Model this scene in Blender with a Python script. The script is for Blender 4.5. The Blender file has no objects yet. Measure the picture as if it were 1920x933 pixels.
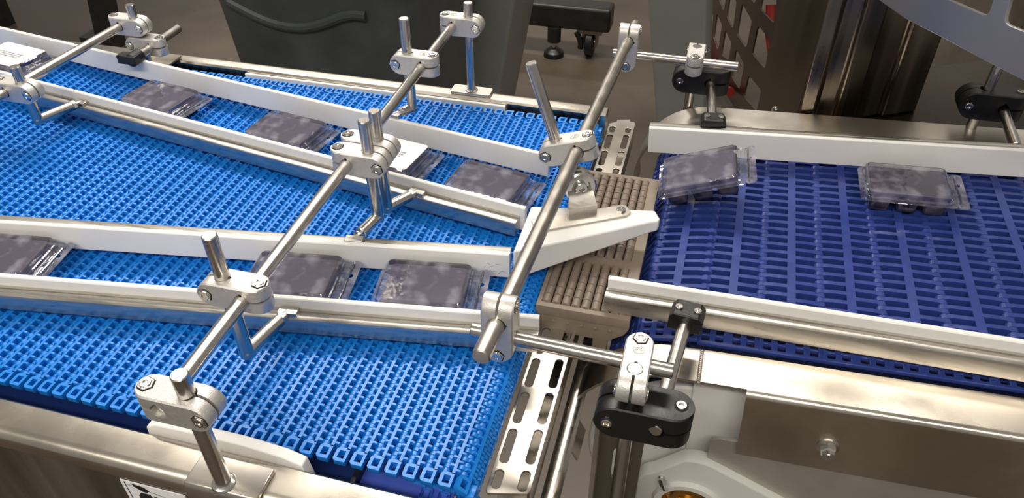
import bpy, bmesh, math, random
from mathutils import Vector, Matrix
random.seed(7)
SC = bpy.context.scene
COL = SC.collection
PI = math.pi
V = Vector

# ------------------------------------------------------------------ camera
# solved from the belt's 15.24 mm pitch: metres, x along the belt, y across it, z up, belt top at z = 0
F = 1443.25
R = Matrix(((0.965580511, 0.260036609, -0.005936179),
            (0.159996389, -0.611790679, -0.774669814),
            (-0.205074210, 0.747056308, -0.632338075)))
C = V((0.5755542, -0.3363898, 0.5331509))
cam = bpy.data.cameras.new('camera'); cam_o = bpy.data.objects.new('camera', cam); COL.objects.link(cam_o)
cam.sensor_fit = 'HORIZONTAL'; cam.sensor_width = 36.0; cam.lens = F / 1920 * 36.0; cam.clip_start = 0.01
mw = Matrix((R[0], -R[1], -R[2])).transposed().to_4x4(); mw.translation = C
cam_o.matrix_world = mw
SC.camera = cam_o

# ------------------------------------------------------------------ light
SC.view_settings.view_transform = 'Standard'; SC.view_settings.look = 'None'
SC.view_settings.gamma = 1.0; SC.view_settings.use_curve_mapping = False
SC.view_settings.exposure = 0.0
w = bpy.data.worlds.new('hall_air'); SC.world = w; w.use_nodes = True
w.node_tree.nodes['Background'].inputs[0].default_value = (1.0, 0.95, 0.88, 1)
w.node_tree.nodes['Background'].inputs[1].default_value = 0.31
def area(name, loc, sx, sy, power, col=(1.0, 0.93, 0.84)):
    l = bpy.data.lights.new(name, 'AREA'); l.shape = 'RECTANGLE'; l.size = sx; l.size_y = sy
    l.energy = power; l.color = col
    o = bpy.data.objects.new(name, l); COL.objects.link(o); o.location = loc
    return o
area('ceiling_strip_light', (-0.25, 1.75, 2.25), 3.0, 0.32, 100)
area('ceiling_strip_light', (0.2, -1.6, 2.25), 3.2, 0.32, 82)
area('ceiling_strip_light', (-2.0, 5.0, 2.25), 3.2, 0.32, 60)

# ------------------------------------------------------------------ pixels to directions
def ray(x, y): return R.transposed() @ V(((x - 960) / F, (y - 466.5) / F, 1.0))
def Z(x, y, z): r = ray(x, y); return C + r * ((z - C.z) / r.z)
def Yp(x, y, yy): r = ray(x, y); return C + r * ((yy - C.y) / r.y)
R2 = Matrix(((0.9981089098, 0.0128174971, -0.0601191810),
             (-0.0128841131, 0.9999167368, -0.0007205387),
             (0.0601049398, 0.0014937585, 0.9981909461)))
O2 = V((0.6453831, 0.4875777, -0.0012221))
T2 = R2.to_4x4(); T2.translation = O2                      # the right conveyor climbs 3.4 degrees
def W2(x, y, z): return O2 + R2 @ V((x, y, z))

# ------------------------------------------------------------------ materials
def mat(name, col, rough=0.5, metal=0.0, noise=None, rvar=0.0, bump=None, spec=0.5, coat=0.0, stretch=(1, 1, 1), sss=0.0):
    m = bpy.data.materials.new(name); m.use_nodes = True
    nt = m.node_tree; b = nt.nodes['Principled BSDF']
    b.inputs['Base Color'].default_value = (*col, 1); b.inputs['Roughness'].default_value = rough
    b.inputs['Metallic'].default_value = metal; b.inputs['Specular IOR Level'].default_value = spec
    if coat: b.inputs['Coat Weight'].default_value = coat; b.inputs['Coat Roughness'].default_value = 0.08
    if sss:
        b.inputs['Subsurface Weight'].default_value = sss; b.inputs['Subsurface Radius'].default_value = (.01, .01, .01)
        b.inputs['Subsurface Scale'].default_value = 0.4
    if noise or rvar or bump:
        tc = nt.nodes.new('ShaderNodeTexCoord'); mp = nt.nodes.new('ShaderNodeMapping')
        nt.links.new(tc.outputs['Object'], mp.inputs[0]); mp.inputs['Scale'].default_value = stretch
    if noise or rvar:
        sc, amt = noise or (30, 0)
        n = nt.nodes.new('ShaderNodeTexNoise'); n.inputs['Scale'].default_value = sc; n.inputs['Detail'].default_value = 5
        nt.links.new(mp.outputs[0], n.inputs['Vector'])
        if amt:
            r = nt.nodes.new('ShaderNodeValToRGB'); nt.links.new(n.outputs['Fac'], r.inputs[0])
            r.color_ramp.elements[0].position = 0.3; r.color_ramp.elements[1].position = 0.7
            r.color_ramp.elements[0].color = (*[c * (1 - amt) for c in col], 1)
            r.color_ramp.elements[1].color = (*[min(1, c * (1 + amt)) for c in col], 1)
            nt.links.new(r.outputs[0], b.inputs['Base Color'])
        if rvar:
            mr = nt.nodes.new('ShaderNodeMapRange'); nt.links.new(n.outputs['Fac'], mr.inputs[0])
            mr.inputs[1].default_value = 0.3; mr.inputs[2].default_value = 0.7
            mr.inputs[3].default_value = max(0.03, rough - rvar); mr.inputs[4].default_value = rough + rvar
            nt.links.new(mr.outputs[0], b.inputs['Roughness'])
    if bump:
        bs, bst = bump
        n2 = nt.nodes.new('ShaderNodeTexNoise'); n2.inputs['Scale'].default_value = bs; n2.inputs['Detail'].default_value = 3
        nt.links.new(mp.outputs[0], n2.inputs['Vector'])
        bp = nt.nodes.new('ShaderNodeBump'); bp.inputs['Strength'].default_value = bst; bp.inputs['Distance'].default_value = 0.001
        nt.links.new(n2.outputs['Fac'], bp.inputs['Height']); nt.links.new(bp.outputs[0], b.inputs['Normal'])
    return m
def clear_mat(name, tint, gloss=0.14, rough=0.06, haze=0.10, hcol=(0.66, 0.63, 0.74)):
    m = bpy.data.materials.new(name); m.use_nodes = True; nt = m.node_tree
    for n in list(nt.nodes):
        if n.type != 'OUTPUT_MATERIAL': nt.nodes.remove(n)
    out = nt.nodes['Material Output']
    tr = nt.nodes.new('ShaderNodeBsdfTransparent'); tr.inputs[0].default_value = (*tint, 1)
    gl = nt.nodes.new('ShaderNodeBsdfGlossy'); gl.inputs['Roughness'].default_value = rough
    df = nt.nodes.new('ShaderNodeBsdfDiffuse'); df.inputs[0].default_value = (*hcol, 1)
    fr = nt.nodes.new('ShaderNodeFresnel'); fr.inputs[0].default_value = 1.5
    ad = nt.nodes.new('ShaderNodeMath'); ad.operation = 'MULTIPLY_ADD'; ad.inputs[1].default_value = 1.0; ad.inputs[2].default_value = gloss
    nt.links.new(fr.outputs[0], ad.inputs[0])
    tc = nt.nodes.new('ShaderNodeTexCoord')
    no = nt.nodes.new('ShaderNodeTexNoise'); no.inputs['Scale'].default_value = 55; no.inputs['Detail'].default_value = 2
    nt.links.new(tc.outputs['Object'], no.inputs['Vector'])
    rp = nt.nodes.new('ShaderNodeMapRange'); rp.inputs[1].default_value = 0.45; rp.inputs[2].default_value = 0.72
    rp.inputs[3].default_value = haze * 0.4; rp.inputs[4].default_value = haze * 3.0
    nt.links.new(no.outputs['Fac'], rp.inputs[0])
    m1 = nt.nodes.new('ShaderNodeMixShader'); nt.links.new(rp.outputs[0], m1.inputs[0])
    nt.links.new(tr.outputs[0], m1.inputs[1]); nt.links.new(df.outputs[0], m1.inputs[2])
    m2 = nt.nodes.new('ShaderNodeMixShader'); nt.links.new(ad.outputs[0], m2.inputs[0])
    nt.links.new(m1.outputs[0], m2.inputs[1]); nt.links.new(gl.outputs[0], m2.inputs[2])
    bp = nt.nodes.new('ShaderNodeBump'); bp.inputs['Strength'].default_value = 0.35; bp.inputs['Distance'].default_value = 0.002
    nt.links.new(no.outputs['Fac'], bp.inputs['Height']); nt.links.new(bp.outputs[0], gl.inputs['Normal'])
    nt.links.new(m2.outputs[0], out.inputs['Surface'])
    return m
STEEL = mat('brushed_steel', (0.56, 0.53, 0.48), 0.33, 1.0, (60, 0.10), 0.08, stretch=(0.15, 4, 4))
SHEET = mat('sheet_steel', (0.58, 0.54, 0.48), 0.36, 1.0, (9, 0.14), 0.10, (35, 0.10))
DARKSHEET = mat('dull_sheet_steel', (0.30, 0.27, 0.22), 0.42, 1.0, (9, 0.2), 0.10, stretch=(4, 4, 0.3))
DECKM = mat('shade_darkened_deck_steel', (0.040, 0.033, 0.025), 0.32, 1.0, (6, 0.4), 0.12)  # base colour darkened to stand in for shade from the machine above
TRAYB = mat('glossy_blue_tray', (0.05, 0.09, 0.42), 0.22)
ROD = mat('polished_rod_steel', (0.56, 0.53, 0.49), 0.24, 1.0, (25, 0.08), 0.05)
RODSATIN = mat('satin_rod_steel', (0.44, 0.41, 0.37), 0.34, 1.0, (45, 0.10), 0.06)
BRIGHT = mat('bright_bolt_steel', (0.66, 0.64, 0.60), 0.18, 1.0)
ALU = mat('blasted_aluminium', (0.63, 0.61, 0.58), 0.48, 0.75, (160, 0.05), 0.04, (900, 0.25))
BLACKP = mat('black_plastic', (0.005, 0.005, 0.005), 0.42, 0, (60, 0.3), 0.08, (500, 0.15))
BLACKM = mat('black_painted_steel', (0.014, 0.013, 0.012), 0.4, 0, (20, 0.3), 0.05)
DARK = mat('recess_shade_black', (0.01, 0.009, 0.008), 0.7)  # near-black stand-in for shade in clamp recesses and roller gaps
WHITE = mat('white_polyethylene', (0.80, 0.79, 0.76), 0.42, 0, (14, 0.03), 0.05, sss=0.15)
BLUE = mat('bright_blue_belt_plastic', (0.009, 0.205, 0.68), 0.34, 0, (40, 0.06), 0.04, (300, 0.06))
NAVY = mat('dark_blue_belt_plastic', (0.026, 0.050, 0.235), 0.27, 0, (25, 0.12), 0.06, (260, 0.06))
BED = mat('blue_slider_bed', (0.003, 0.014, 0.085), 0.45)
TAUPE = mat('taupe_plastic', (0.235, 0.185, 0.14), 0.48, 0, (60, 0.10), 0.05)
TAUPE2 = mat('taupe_roller_plastic', (0.225, 0.178, 0.138), 0.36, 0, (90, 0.14), 0.05)
WAX = mat('dusky_violet_wax', (0.112, 0.088, 0.165), 0.5, 0, (60, 0.15), 0.05)
PAPER = mat('white_label_paper', (0.86, 0.86, 0.87), 0.45)
INK = mat('grey_print', (0.30, 0.30, 0.32), 0.5)
BLACKINK = mat('black_print', (0.01, 0.01, 0.01), 0.4)
CLEAR = clear_mat('clear_blister', (0.93, 0.93, 0.95))
CLEARTRAY = clear_mat('clear_tray', (0.80, 0.80, 0.86), 0.08, 0.1, 0.05)
FLOORM = mat('worn_brown_floor', (0.085, 0.064, 0.046), 0.42, 0, (3.0, 0.30), 0.10, (60, 0.2))
SATIN = mat('satin_sheet_steel', (0.46, 0.43, 0.38), 0.5, 0.7, (12, 0.12), 0.08)
RAILM = mat('rail_sheet_steel', (0.60, 0.55, 0.47), 0.27, 1.0, (11, 0.16), 0.09, (30, 0.12))
BINM = mat('dark_green_grey_plastic', (0.060, 0.071, 0.072), 0.42, 0, (7, 0.35), 0.08, (30, 0.2))
GREYP = mat('grey_plastic', (0.25, 0.265, 0.245), 0.5, 0, (12, 0.06))
GREYBRK = mat('pale_grey_bearing_plastic', (0.62, 0.62, 0.58), 0.4, 0, (10, 0.05))
BRASS = mat('oily_brass', (0.55, 0.32, 0.08), 0.25, 1.0, (20, 0.2), 0.1)
RED = mat('red_hose', (0.22, 0.012, 0.01), 0.4)
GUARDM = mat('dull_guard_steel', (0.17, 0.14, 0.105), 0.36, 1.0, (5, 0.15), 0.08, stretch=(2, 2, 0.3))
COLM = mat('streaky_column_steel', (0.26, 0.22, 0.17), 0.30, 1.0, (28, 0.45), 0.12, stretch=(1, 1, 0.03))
BLUESHEET = mat('blue_tinted_sheet_steel', (0.50, 0.48, 0.46), 0.36, 1.0, (3, 0.2), 0.08, stretch=(1, 1, 0.2))

# ------------------------------------------------------------------ mesh builder
class MB:
    def __init__(s, T=None): s.v = []; s.f = []; s.T = T
    def add(s, vs, fs):
        n = len(s.v)
        for v in vs:
            v = V(v); s.v.append(s.T @ v if s.T else v)
        s.f += [tuple(i + n for i in f) for f in fs]; return s
    def box(s, x0, x1, y0, y1, z0, z1):
        return s.add([(x0, y0, z0), (x1, y0, z0), (x1, y1, z0), (x0, y1, z0), (x0, y0, z1), (x1, y0, z1), (x1, y1, z1), (x0, y1, z1)],
                     [(3, 2, 1, 0), (4, 5, 6, 7), (0, 1, 5, 4), (1, 2, 6, 5), (2, 3, 7, 6), (3, 0, 4, 7)])
    def rings(s, rs, caps=True, closed=False):
        n = len(rs[0]); vs = [p for r in rs for p in r]; fs = []
        m = len(rs)
        for i in range(m if closed else m - 1):
            a, b = i * n, ((i + 1) % m) * n
            for k in range(n): fs.append((a + k, a + (k + 1) % n, b + (k + 1) % n, b + k))
        if caps and not closed: fs += [tuple(range(n))[::-1], tuple(range((m - 1) * n, m * n))]
        return s.add(vs, fs)
    def lathe(s, p0, axis, prof, n=20, caps=True):           # prof: (distance along axis, radius)
        p0 = V(p0); a = V(axis).normalized(); u = a.orthogonal().normalized(); w_ = a.cross(u)
        return s.rings([[p0 + a * d + (u * math.cos(2 * PI * k / n) + w_ * math.sin(2 * PI * k / n)) * r for k in range(n)] for d, r in prof], caps)
    def cyl(s, p0, p1, r, n=20, ch=0.0):
        p0, p1 = V(p0), V(p1); L = (p1 - p0).length
        pr = [(0, r), (L, r)] if not ch else [(0, r - ch), (ch, r), (L - ch, r), (L, r - ch)]
        return s.lathe(p0, p1 - p0, pr, n)
    def tube(s, pts, r, n=10):
        pts = [V(p) for p in pts]; rs = []
        u = None
        for i, p in enumerate(pts):
            t = (pts[min(i + 1, len(pts) - 1)] - pts[max(i - 1, 0)]).normalized()
            u = t.orthogonal() if u is None else (u - t * u.dot(t)); u.normalize(); w_ = t.cross(u)
            rs.append([p + (u * math.cos(2 * PI * k / n) + w_ * math.sin(2 * PI * k / n)) * r for k in range(n)])
        return s.rings(rs)
    def prism(s, poly, z0, z1):
        n = len(poly)
        z0s = z0 if isinstance(z0, (list, tuple)) else [z0] * n
        return s.add([(p[0], p[1], z0s[i]) for i, p in enumerate(poly)] + [(p[0], p[1], z1) for p in poly],
                     [tuple(range(n))[::-1], tuple(range(n, 2 * n))] + [(k, (k + 1) % n, n + (k + 1) % n, n + k) for k in range(n)])
    def sweep(s, prof, x0, x1):                                # profile in (y, z) pulled along x
        return s.rings([[(x, y, z) for y, z in prof] for x in (x0, x1)])
    def xf(s, T):
        m = MB(); m.v = [T @ p for p in s.v]; m.f = list(s.f); return m
    def join(s, o): n = len(s.v); s.v += o.v; s.f += [tuple(i + n for i in f) for f in o.f]; return s
    def mesh(s, name, m, off=V((0, 0, 0)), ang=35):
        me = bpy.data.meshes.new(name); me.from_pydata([tuple(p - off) for p in s.v], [], s.f)
        bm = bmesh.new(); bm.from_mesh(me); bmesh.ops.recalc_face_normals(bm, faces=bm.faces); bm.to_mesh(me); bm.free()
        finish(me, m, ang); return me
def finish(me, m, ang=35):
    me.materials.clear(); me.materials.append(m)
    for p in me.polygons: p.use_smooth = True; p.material_index = 0
    me.set_sharp_from_angle(angle=math.radians(ang))
def bevel(o, wd, seg=2):
    md = o.modifiers.new('edge', 'BEVEL'); md.width = wd; md.segments = seg; md.limit_method = 'ANGLE'; md.angle_limit = math.radians(40); md.harden_normals = False
    return o
def plate_mesh(outline, holes, thick, bev=0.0):                # flat plate with real holes, in local xy, centred on z
    cu = bpy.data.curves.new('tmp', 'CURVE'); cu.dimensions = '2D'; cu.fill_mode = 'BOTH'
    cu.extrude = max(thick / 2 - bev, 1e-5); cu.bevel_depth = bev; cu.bevel_resolution = 1
    for loop in [outline] + holes:
        sp = cu.splines.new('POLY'); sp.points.add(len(loop) - 1); sp.use_cyclic_u = True
        for q, p in zip(sp.points, loop): q.co = (p[0], p[1], 0, 1)
    o = bpy.data.objects.new('tmp', cu); COL.objects.link(o)
    dg = bpy.context.evaluated_depsgraph_get(); me = bpy.data.meshes.new_from_object(o.evaluated_get(dg))
    bpy.data.objects.remove(o); bpy.data.curves.remove(cu); return me
def plate_mb(outline, holes, thick, T, bev=0.0):
    me = plate_mesh(outline, holes, thick, bev); b = MB()
    b.v = [T @ v.co for v in me.vertices]; b.f = [tuple(p.vertices) for p in me.polygons]
    bpy.data.meshes.remove(me); return b
def rrect(x0, x1, y0, y1, r, n=5):
    pts = []
    for cx, cy, a in ((x1 - r, y1 - r, 0), (x0 + r, y1 - r, 90), (x0 + r, y0 + r, 180), (x1 - r, y0 + r, 270)):
        for k in range(n + 1):
            t = math.radians(a + 90 * k / n); pts.append((cx + r * math.cos(t), cy + r * math.sin(t)))
    return pts
def frame(o, x, y):                                            # matrix from origin and two axes
    x = V(x).normalized(); z = x.cross(V(y)).normalized(); y = z.cross(x)
    m = Matrix((x, y, z)).transposed().to_4x4(); m.translation = V(o); return m

# ------------------------------------------------------------------ objects
def props(o, label, cat, group=None, kind=None):
    if label: o['label'] = label
    if cat: o['category'] = cat
    if group: o['group'] = group
    if kind: o['kind'] = kind
    return o
def new(name, data, parent=None):
    o = bpy.data.objects.new(name, data); COL.objects.link(o)
    if parent: o.parent = parent
    return o
def base_of(vs):
    xs = [v.x for v in vs]; ys = [v.y for v in vs]
    return V(((min(xs) + max(xs)) / 2, (min(ys) + max(ys)) / 2, min(v.z for v in vs)))
def solo(name, mb, m, label, cat, group=None, kind=None, bev=0, ang=35):
    b = base_of(mb.v); o = new(name, mb.mesh(name, m, b, ang)); o.location = b
    if bev: bevel(o, bev)
    return props(o, label, cat, group, kind)
def thing(name, label, cat, parts, group=None, kind=None):
    """parts: (name, builder, material[, options]); options: bev, label, ang, sub=[(name, builder, material), ...]"""
    b = base_of([v for p in parts for v in p[1].v])
    e = new(name, None); e.empty_display_size = 0.02; e.location = b; props(e, label, cat, group, kind)
    for p in parts:
        op = p[3] if len(p) > 3 else {}
        o = new(p[0], p[1].mesh(p[0], p[2], b, op.get('ang', 35)), e)
        if op.get('bev'): bevel(o, op['bev'])
        if op.get('label'): o['label'] = op['label']
        for q in op.get('sub', []):
            c = new(q[0], q[1].mesh(q[0], q[2], b), o)
            if len(q) > 3: bevel(c, q[3])
    return e

# ================================================================== SETTING
FZ = -0.86
b = MB(); b.box(-6, 6, -3, 9, FZ - 0.05, FZ)
props(new('floor', b.mesh('floor', FLOORM)), 'worn dark brown concrete floor of the packing hall', 'floor', kind='structure')

# ================================================================== LEFT CONVEYOR
PITCH = 0.01524
def belt_row(p, y0, y1, bw, per, wb, wk, th, ph, kr, rib, ring=True, edge=None, drop=0.0004, kdrop=0.0):
    m = MB(); m.box(-bw / 2, bw / 2, y0 if not edge else edge[0][1], y1 if not edge else edge[1][0], -th, 0)
    def finger(sg, yc):
        st = [(bw / 2 - 0.0002, th * 0.5, wb), (p / 2 - kr * 1.25, th * rib, wb), (p / 2 - kr * 0.75, th * 0.45, wb), (p / 2 - kr * 0.45, kr * 0.9, wk), (p / 2, kr, wk),
              (p / 2 + kr * 0.5, kr * 0.87, wk), (p / 2 + kr * 0.87, kr * 0.5, wk), (p / 2 + kr, kr * 0.05, wk * 0.96)]
        m.rings([[(sg * x, yc - w_ / 2, -th / 2 - h), (sg * x, yc + w_ / 2, -th / 2 - h), (sg * x, yc + w_ / 2, -th / 2 + h - drop - (kdrop if w_ > wb else 0)), (sg * x, yc - w_ / 2, -th / 2 + h - drop - (kdrop if w_ > wb else 0))] for x, h, w_ in st])
    yl, yh = (edge[0][1], edge[1][0]) if edge else (y0, y1)
    k = math.ceil((yl - ph) / per)
    while ph + k * per < yh:
        yc = ph + k * per
        if yc - wk / 2 > yl: finger(1, yc)
        if yc + per / 2 + wk / 2 < yh: finger(-1, yc + per / 2)
        k += 1
    if ring:
        for sg, ye in ((-1, y0), (1, y1)):
            ya, yb = (ye, ye + 0.0015) if sg < 0 else (ye - 0.0015, ye)
            a0, a1 = (ye - 0.0125, ye + 0.001) if sg < 0 else (ye - 0.001, ye + 0.0125)
            x0, x1, wd = -0.0097, 0.0015, 0.0030
            o1 = [(x0, a0 + 0.002), (x0 + 0.002, a0), (x1, a0), (x1, a1), (x0 + 0.002, a1), (x0, a1 - 0.002)]
            i1 = [(x0 + wd, a0 + wd), (x0 + wd, a0 + wd), (x1 - wd * .8, a0 + wd), (x1 - wd * .8, a1 - wd), (x0 + wd, a1 - wd), (x0 + wd, a1 - wd)]
            lo = [(0.85 * q[0] - 0.0006, (q[1] - ye) * 0.8 + ye, -th) for q in o1]
            m.rings([lo, [(*q, -th * 0.62) for q in o1], [(*q, 0) for q in o1], [(*q, 0) for q in i1], [(*q, -th) for q in i1]], caps=False)
    if edge:                                                   # closed-up edge zone with small square holes
        for ya, yb in edge:
            hs = [rrect(cx - 0.0044, cx + 0.0044, cy - 0.0042, cy + 0.0042, 0.0018, 2) for cx in (-0.0215, -0.0085, 0.0075, 0.0205) for cy in (ya + (yb - ya) * 0.20, ya + (yb - ya) * 0.50, ya + (yb - ya) * 0.80)]
            m.join(plate_mb([(-p / 2 + 0.0006, ya), (p / 2 - 0.0006, ya), (p / 2 - 0.0006, yb), (-p / 2 + 0.0006, yb)], hs, 0.005, Matrix.Translation((0, 0, -0.0027)), 0.0007))
    return m
row = belt_row(PITCH, 0.0045, 0.5775, 0.0027, 0.008467, 0.0019, 0.0036, 0.0085, 0.0088, 0.0035, 0.497, kdrop=0.0016, drop=0.0001)
row_me = row.mesh('belt_row', BLUE, ang=50)
XN, RN = 0.434, 0.0185
belt = new('modular_belt', None); belt.location = (0, 0.29, 0)
props(belt, 'bright blue plastic modular conveyor belt with fine open grid on the left', 'conveyor belt')
def path(x):                                                   # arc-length position along the belt run
    if x <= XN: return V((x, 0, 0)), 0.0
    t = (x - XN) / RN
    if t < PI: return V((XN + RN * math.sin(t), 0, -RN + RN * math.cos(t))), t
    return V((XN - (x - XN - PI * RN), 0, -2 * RN)), PI
for i in range(-54, 35):
    pos, t = path(i * PITCH + 0.0045)
    o = new('belt_row', row_me, belt); o.location = pos - belt.location; o.rotation_euler = (0, t, 0)

# frame: side rails, slider bed, nose bar, wear strips, post pads and welded posts
ZR = 0.006
def rail_prof(yi, yo, sg):                                     # rounded top rail; yi inner edge, yo outer edge
    r = 0.010; pts = [(yi, -0.045), (yi, ZR - 0.002), (yi - sg * -0.002, ZR)]
    pts = [(yi, -0.045), (yi, ZR - 0.0025), (yi + sg * 0.0025, ZR)]
    for k in range(7):
        t = PI / 2 * k / 6; pts.append((yo - sg * r + sg * r * math.sin(t), ZR - r + r * math.cos(t)))
    pts += [(yo, -0.012), (yo - sg * 0.004, -0.012), (yo - sg * 0.004, -0.045)]
    return pts
near_rail = MB().sweep(rail_prof(-0.026, -0.061, -1), -0.9, 0.43)
far_rail = MB().sweep(rail_prof(0.601, 0.629, 1), -1.3, 0.4535)
near_panel = MB().box(-0.9, 0.43, -0.0578, -0.0500, -0.30, -0.010)
far_panel = MB().box(-1.3, 0.450, 0.606, 0.622, -0.20, -0.044)
bed = MB().box(-0.9, 0.42, 0.012, 0.566, -0.0245, -0.0205)
nose = MB().cyl((XN - 0.001, 0.02, -RN), (XN - 0.001, 0.56, -RN), 0.0085, 24)
inner = MB().box(-0.9, 0.40, 0.03, 0.55, -0.07, -0.05)
pad = MB()
pc = V((0.2625, -0.0558, 0))
pad.rings([[(x, y, z) for y, z in [(-0.034, 0.0062), (-0.034, 0.0105), (-0.058, 0.0105), (-0.0625, 0.0092), (-0.0652, 0.005), (-0.0652, -0.034), (-0.0612, -0.034), (-0.0612, 0.002), (-0.0595, 0.0062)]] for x in (0.231, 0.295)])
weld = MB().lathe((pc.x, pc.y, 0.0103), (0, 0, 1), [(0, 0.0098), (0.0014, 0.0092), (0.0026, 0.0072), (0.003, 0.006)], 22)
def post(x, y, z0, z1, r=0.00635): return MB().cyl((x, y, z0), (x, y, z1), r, 22, 0.0008)
near_post = post(pc.x, pc.y, 0.0100, 0.137)
fpc = V((0.2555, 0.6165, 0))
far_pad = plate_mb(rrect(-0.029, 0.029, -0.010, 0.012, 0.004), [], 0.004, Matrix.Translation((fpc.x, fpc.y, 0.008)), 0.0006)
far_weld = MB().lathe((fpc.x, fpc.y, 0.0099), (0, 0, 1), [(0, 0.0092), (0.0014, 0.0088), (0.0024, 0.006)], 20)
far_post = post(fpc.x, fpc.y, 0.0098, 0.139)
# white wear strip standing behind the near rail
a = [Z(268, 800, ZR), Z(280, 790, .008), Z(330, 793, .010), Z(480, 825, .010), Z(530, 852, .008), Z(566, 874, ZR)]
xs0, xs1 = Z(270, 808, ZR).x, Z(572, 882, ZR).x
ws = [(xs0, -0.018), (xs0 + .002, 0.010), (xs0 + .012, 0.0155), (xs0 + 0.035, 0.0165), (xs1 - 0.055, 0.0165), (xs1 - 0.02, 0.0125), (xs1 - 0.004, 0.007), (xs1, -0.018)]
strip_near = MB(); n = len(ws)
strip_near.rings([[(x, y, z) for x, z in ws] for y in (-0.0245, -0.0145)])
xf0, xf1 = Z(790, 168, 0.0).x, Z(945, 205, 0.0).x
strip_far = MB().box(-0.1, xf1, 0.5955, 0.6005, -0.02, 0.0015)
thing('conveyor_frame', 'stainless steel frame with rounded side rails carrying the bright blue belt', 'conveyor frame', [
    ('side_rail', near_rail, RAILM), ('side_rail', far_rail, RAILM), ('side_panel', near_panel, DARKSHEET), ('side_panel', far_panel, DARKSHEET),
    ('slider_bed', bed, BED), ('wear_plate', MB().box(-0.9, 0.345, -0.0255, 0.06, -0.030, -0.027), BED), ('drip_tray', MB().box(0.349, 0.43, -0.0255, 0.06, -0.034, -0.031), TRAYB), ('tray_edge', MB().box(0.345, 0.349, -0.0255, 0.06, -0.034, -0.020), BLACKP), ('nose_bar', nose, STEEL), ('cross_plate', inner, BED),
    ('mounting_pad', pad, SHEET, {'bev': 0.0008, 'sub': [('weld_bead', weld, BRIGHT)]}), ('support_post', near_post, ROD),
    ('mounting_pad', far_pad, SHEET, {'sub': [('weld_bead', far_weld, BRIGHT)]}), ('support_post', far_post, ROD),
    ('wear_strip', strip_near, WHITE, {'bev': 0.001, 'label': 'white plastic wear strip with sloped ends'}), ('wear_strip', strip_far, WHITE, {'bev': 0.0006})])

# warning sticker on the near panel
sp = Yp(225, 897, -0.0585); sx0, sz1 = sp.x, min(sp.z, -0.014)
st = MB().box(sx0, sx0 + 0.062, -0.0592, -0.0582, sz1 - 0.05, sz1)
def flat(poly, y=-0.05935): return MB().rings([[(sx0 + px_, yy, sz1 - pz_) for px_, pz_ in poly] for yy in (y, y + 0.0003)])
blk = flat([(0.010, 0.0015), (0.022, 0.003), (0.026, 0.0075), (0.023, 0.0105), (0.019, 0.0105), (0.013, 0.006)])
blk2 = flat([(0.0165, 0.0125), (0.025, 0.0125), (0.028, 0.02), (0.024, 0.034), (0.012, 0.034), (0.0125, 0.018)])
blk3 = flat([(0.028, 0.0135), (0.052, 0.0175), (0.055, 0.034), (0.034, 0.034)])
ln = flat([(0.0035, 0.001), (0.0044, 0.001), (0.0044, 0.046), (0.0035, 0.046)])
ln2 = flat([(0.006, 0.004), (0.045, 0.0115), (0.045, 0.012), (0.006, 0.0045)])
rd = flat([(0.056, 0.0075), (0.0605, 0.0085), (0.0605, 0.012), (0.056, 0.011)])
thing('warning_sticker', 'white warning sticker with black pictogram on near conveyor frame side', 'sticker', [
    ('sticker_sheet', st, PAPER), ('pictogram', blk, BLACKINK), ('pictogram', blk2, BLACKINK), ('pictogram', blk3, BLACKINK), ('border_line', ln, BLACKINK), ('print_line', ln2, BLACKINK), ('red_mark', rd, RED)])

# ================================================================== GUIDE RAILS
def guide(p0, p1, outward, z0, z1, label, T=None, steel_top=0.030, steel_bot=0.010, sx=(0, 0), name='guide_rail', thick=0.006, dep=0.0135, scuff=False):
    """inner face runs p0->p1; outward +1 / -1 is the local y side the steel channel sits on"""
    d = V((p1[0] - p0[0], p1[1] - p0[1], 0)); L = d.length
    M = frame((p0[0], p0[1], 0), d, V((-d.y, d.x, 0)))
    if T: M = T @ M
    s = outward
    wh = MB(M).sweep([(0, z0), (s * thick, z0), (s * thick, z1 - 0.001), (s * (thick - 0.001), z1), (s * 0.001, z1), (0, z1 - 0.001)], 0, L)
    a, e = s * (thick + 0.0003), s * (thick + dep)
    st_ = MB(M).sweep([(a, steel_bot), (a, steel_top + 0.001), (a + s * 0.003, steel_top + 0.001), (a + s * 0.0034, steel_top - 0.0004), (a + s * 0.0050, steel_top - 0.0004), (a + s * 0.0054, steel_top),
                       (e - s * 0.003, steel_top), (e - s * 0.0008, steel_top - 0.001), (e, steel_top - 0.0035), (e, steel_bot)], sx[0], L - sx[1])
    lip = MB(M).box(sx[0], L - sx[1], min(a, a + s * .002), max(a, a + s * .002), z1 - 0.006, z1 - 0.0055)
    parts = [('plastic_strip', wh, WHITE), ('steel_channel', st_, STEEL)]
    if scuff:
        sm = MB(M); rs_ = random.Random(5)
        for k in range(9):
            u_ = L - 0.004 - rs_.random() * 0.022; h_ = z0 + 0.004 + rs_.random() * 0.013; a_ = rs_.uniform(-0.8, 0.8); l_ = rs_.uniform(0.0012, 0.004)
            c_, n_ = math.cos(a_), math.sin(a_)
            sm.rings([[(u_ - l_ * c_ + n_ * .0004, y_, h_ - l_ * n_ - c_ * .0004), (u_ + l_ * c_, y_, h_ + l_ * n_), (u_ - l_ * c_ - n_ * .0004, y_, h_ - l_ * n_ + c_ * .0004)] for y_ in (-s * 0.00005, -s * 0.00015)])
        parts.append(('scuff_marks', sm, INK))
    thing(name, label, 'guide rail', parts)
    return M
def ext(a, b, x): t = (x - a[0]) / (b[0] - a[0]); return (x, a[1] + (b[1] - a[1]) * t)
g1a, g1b = (-0.0258, 0.4992), (0.3938, 0.4322)
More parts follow.
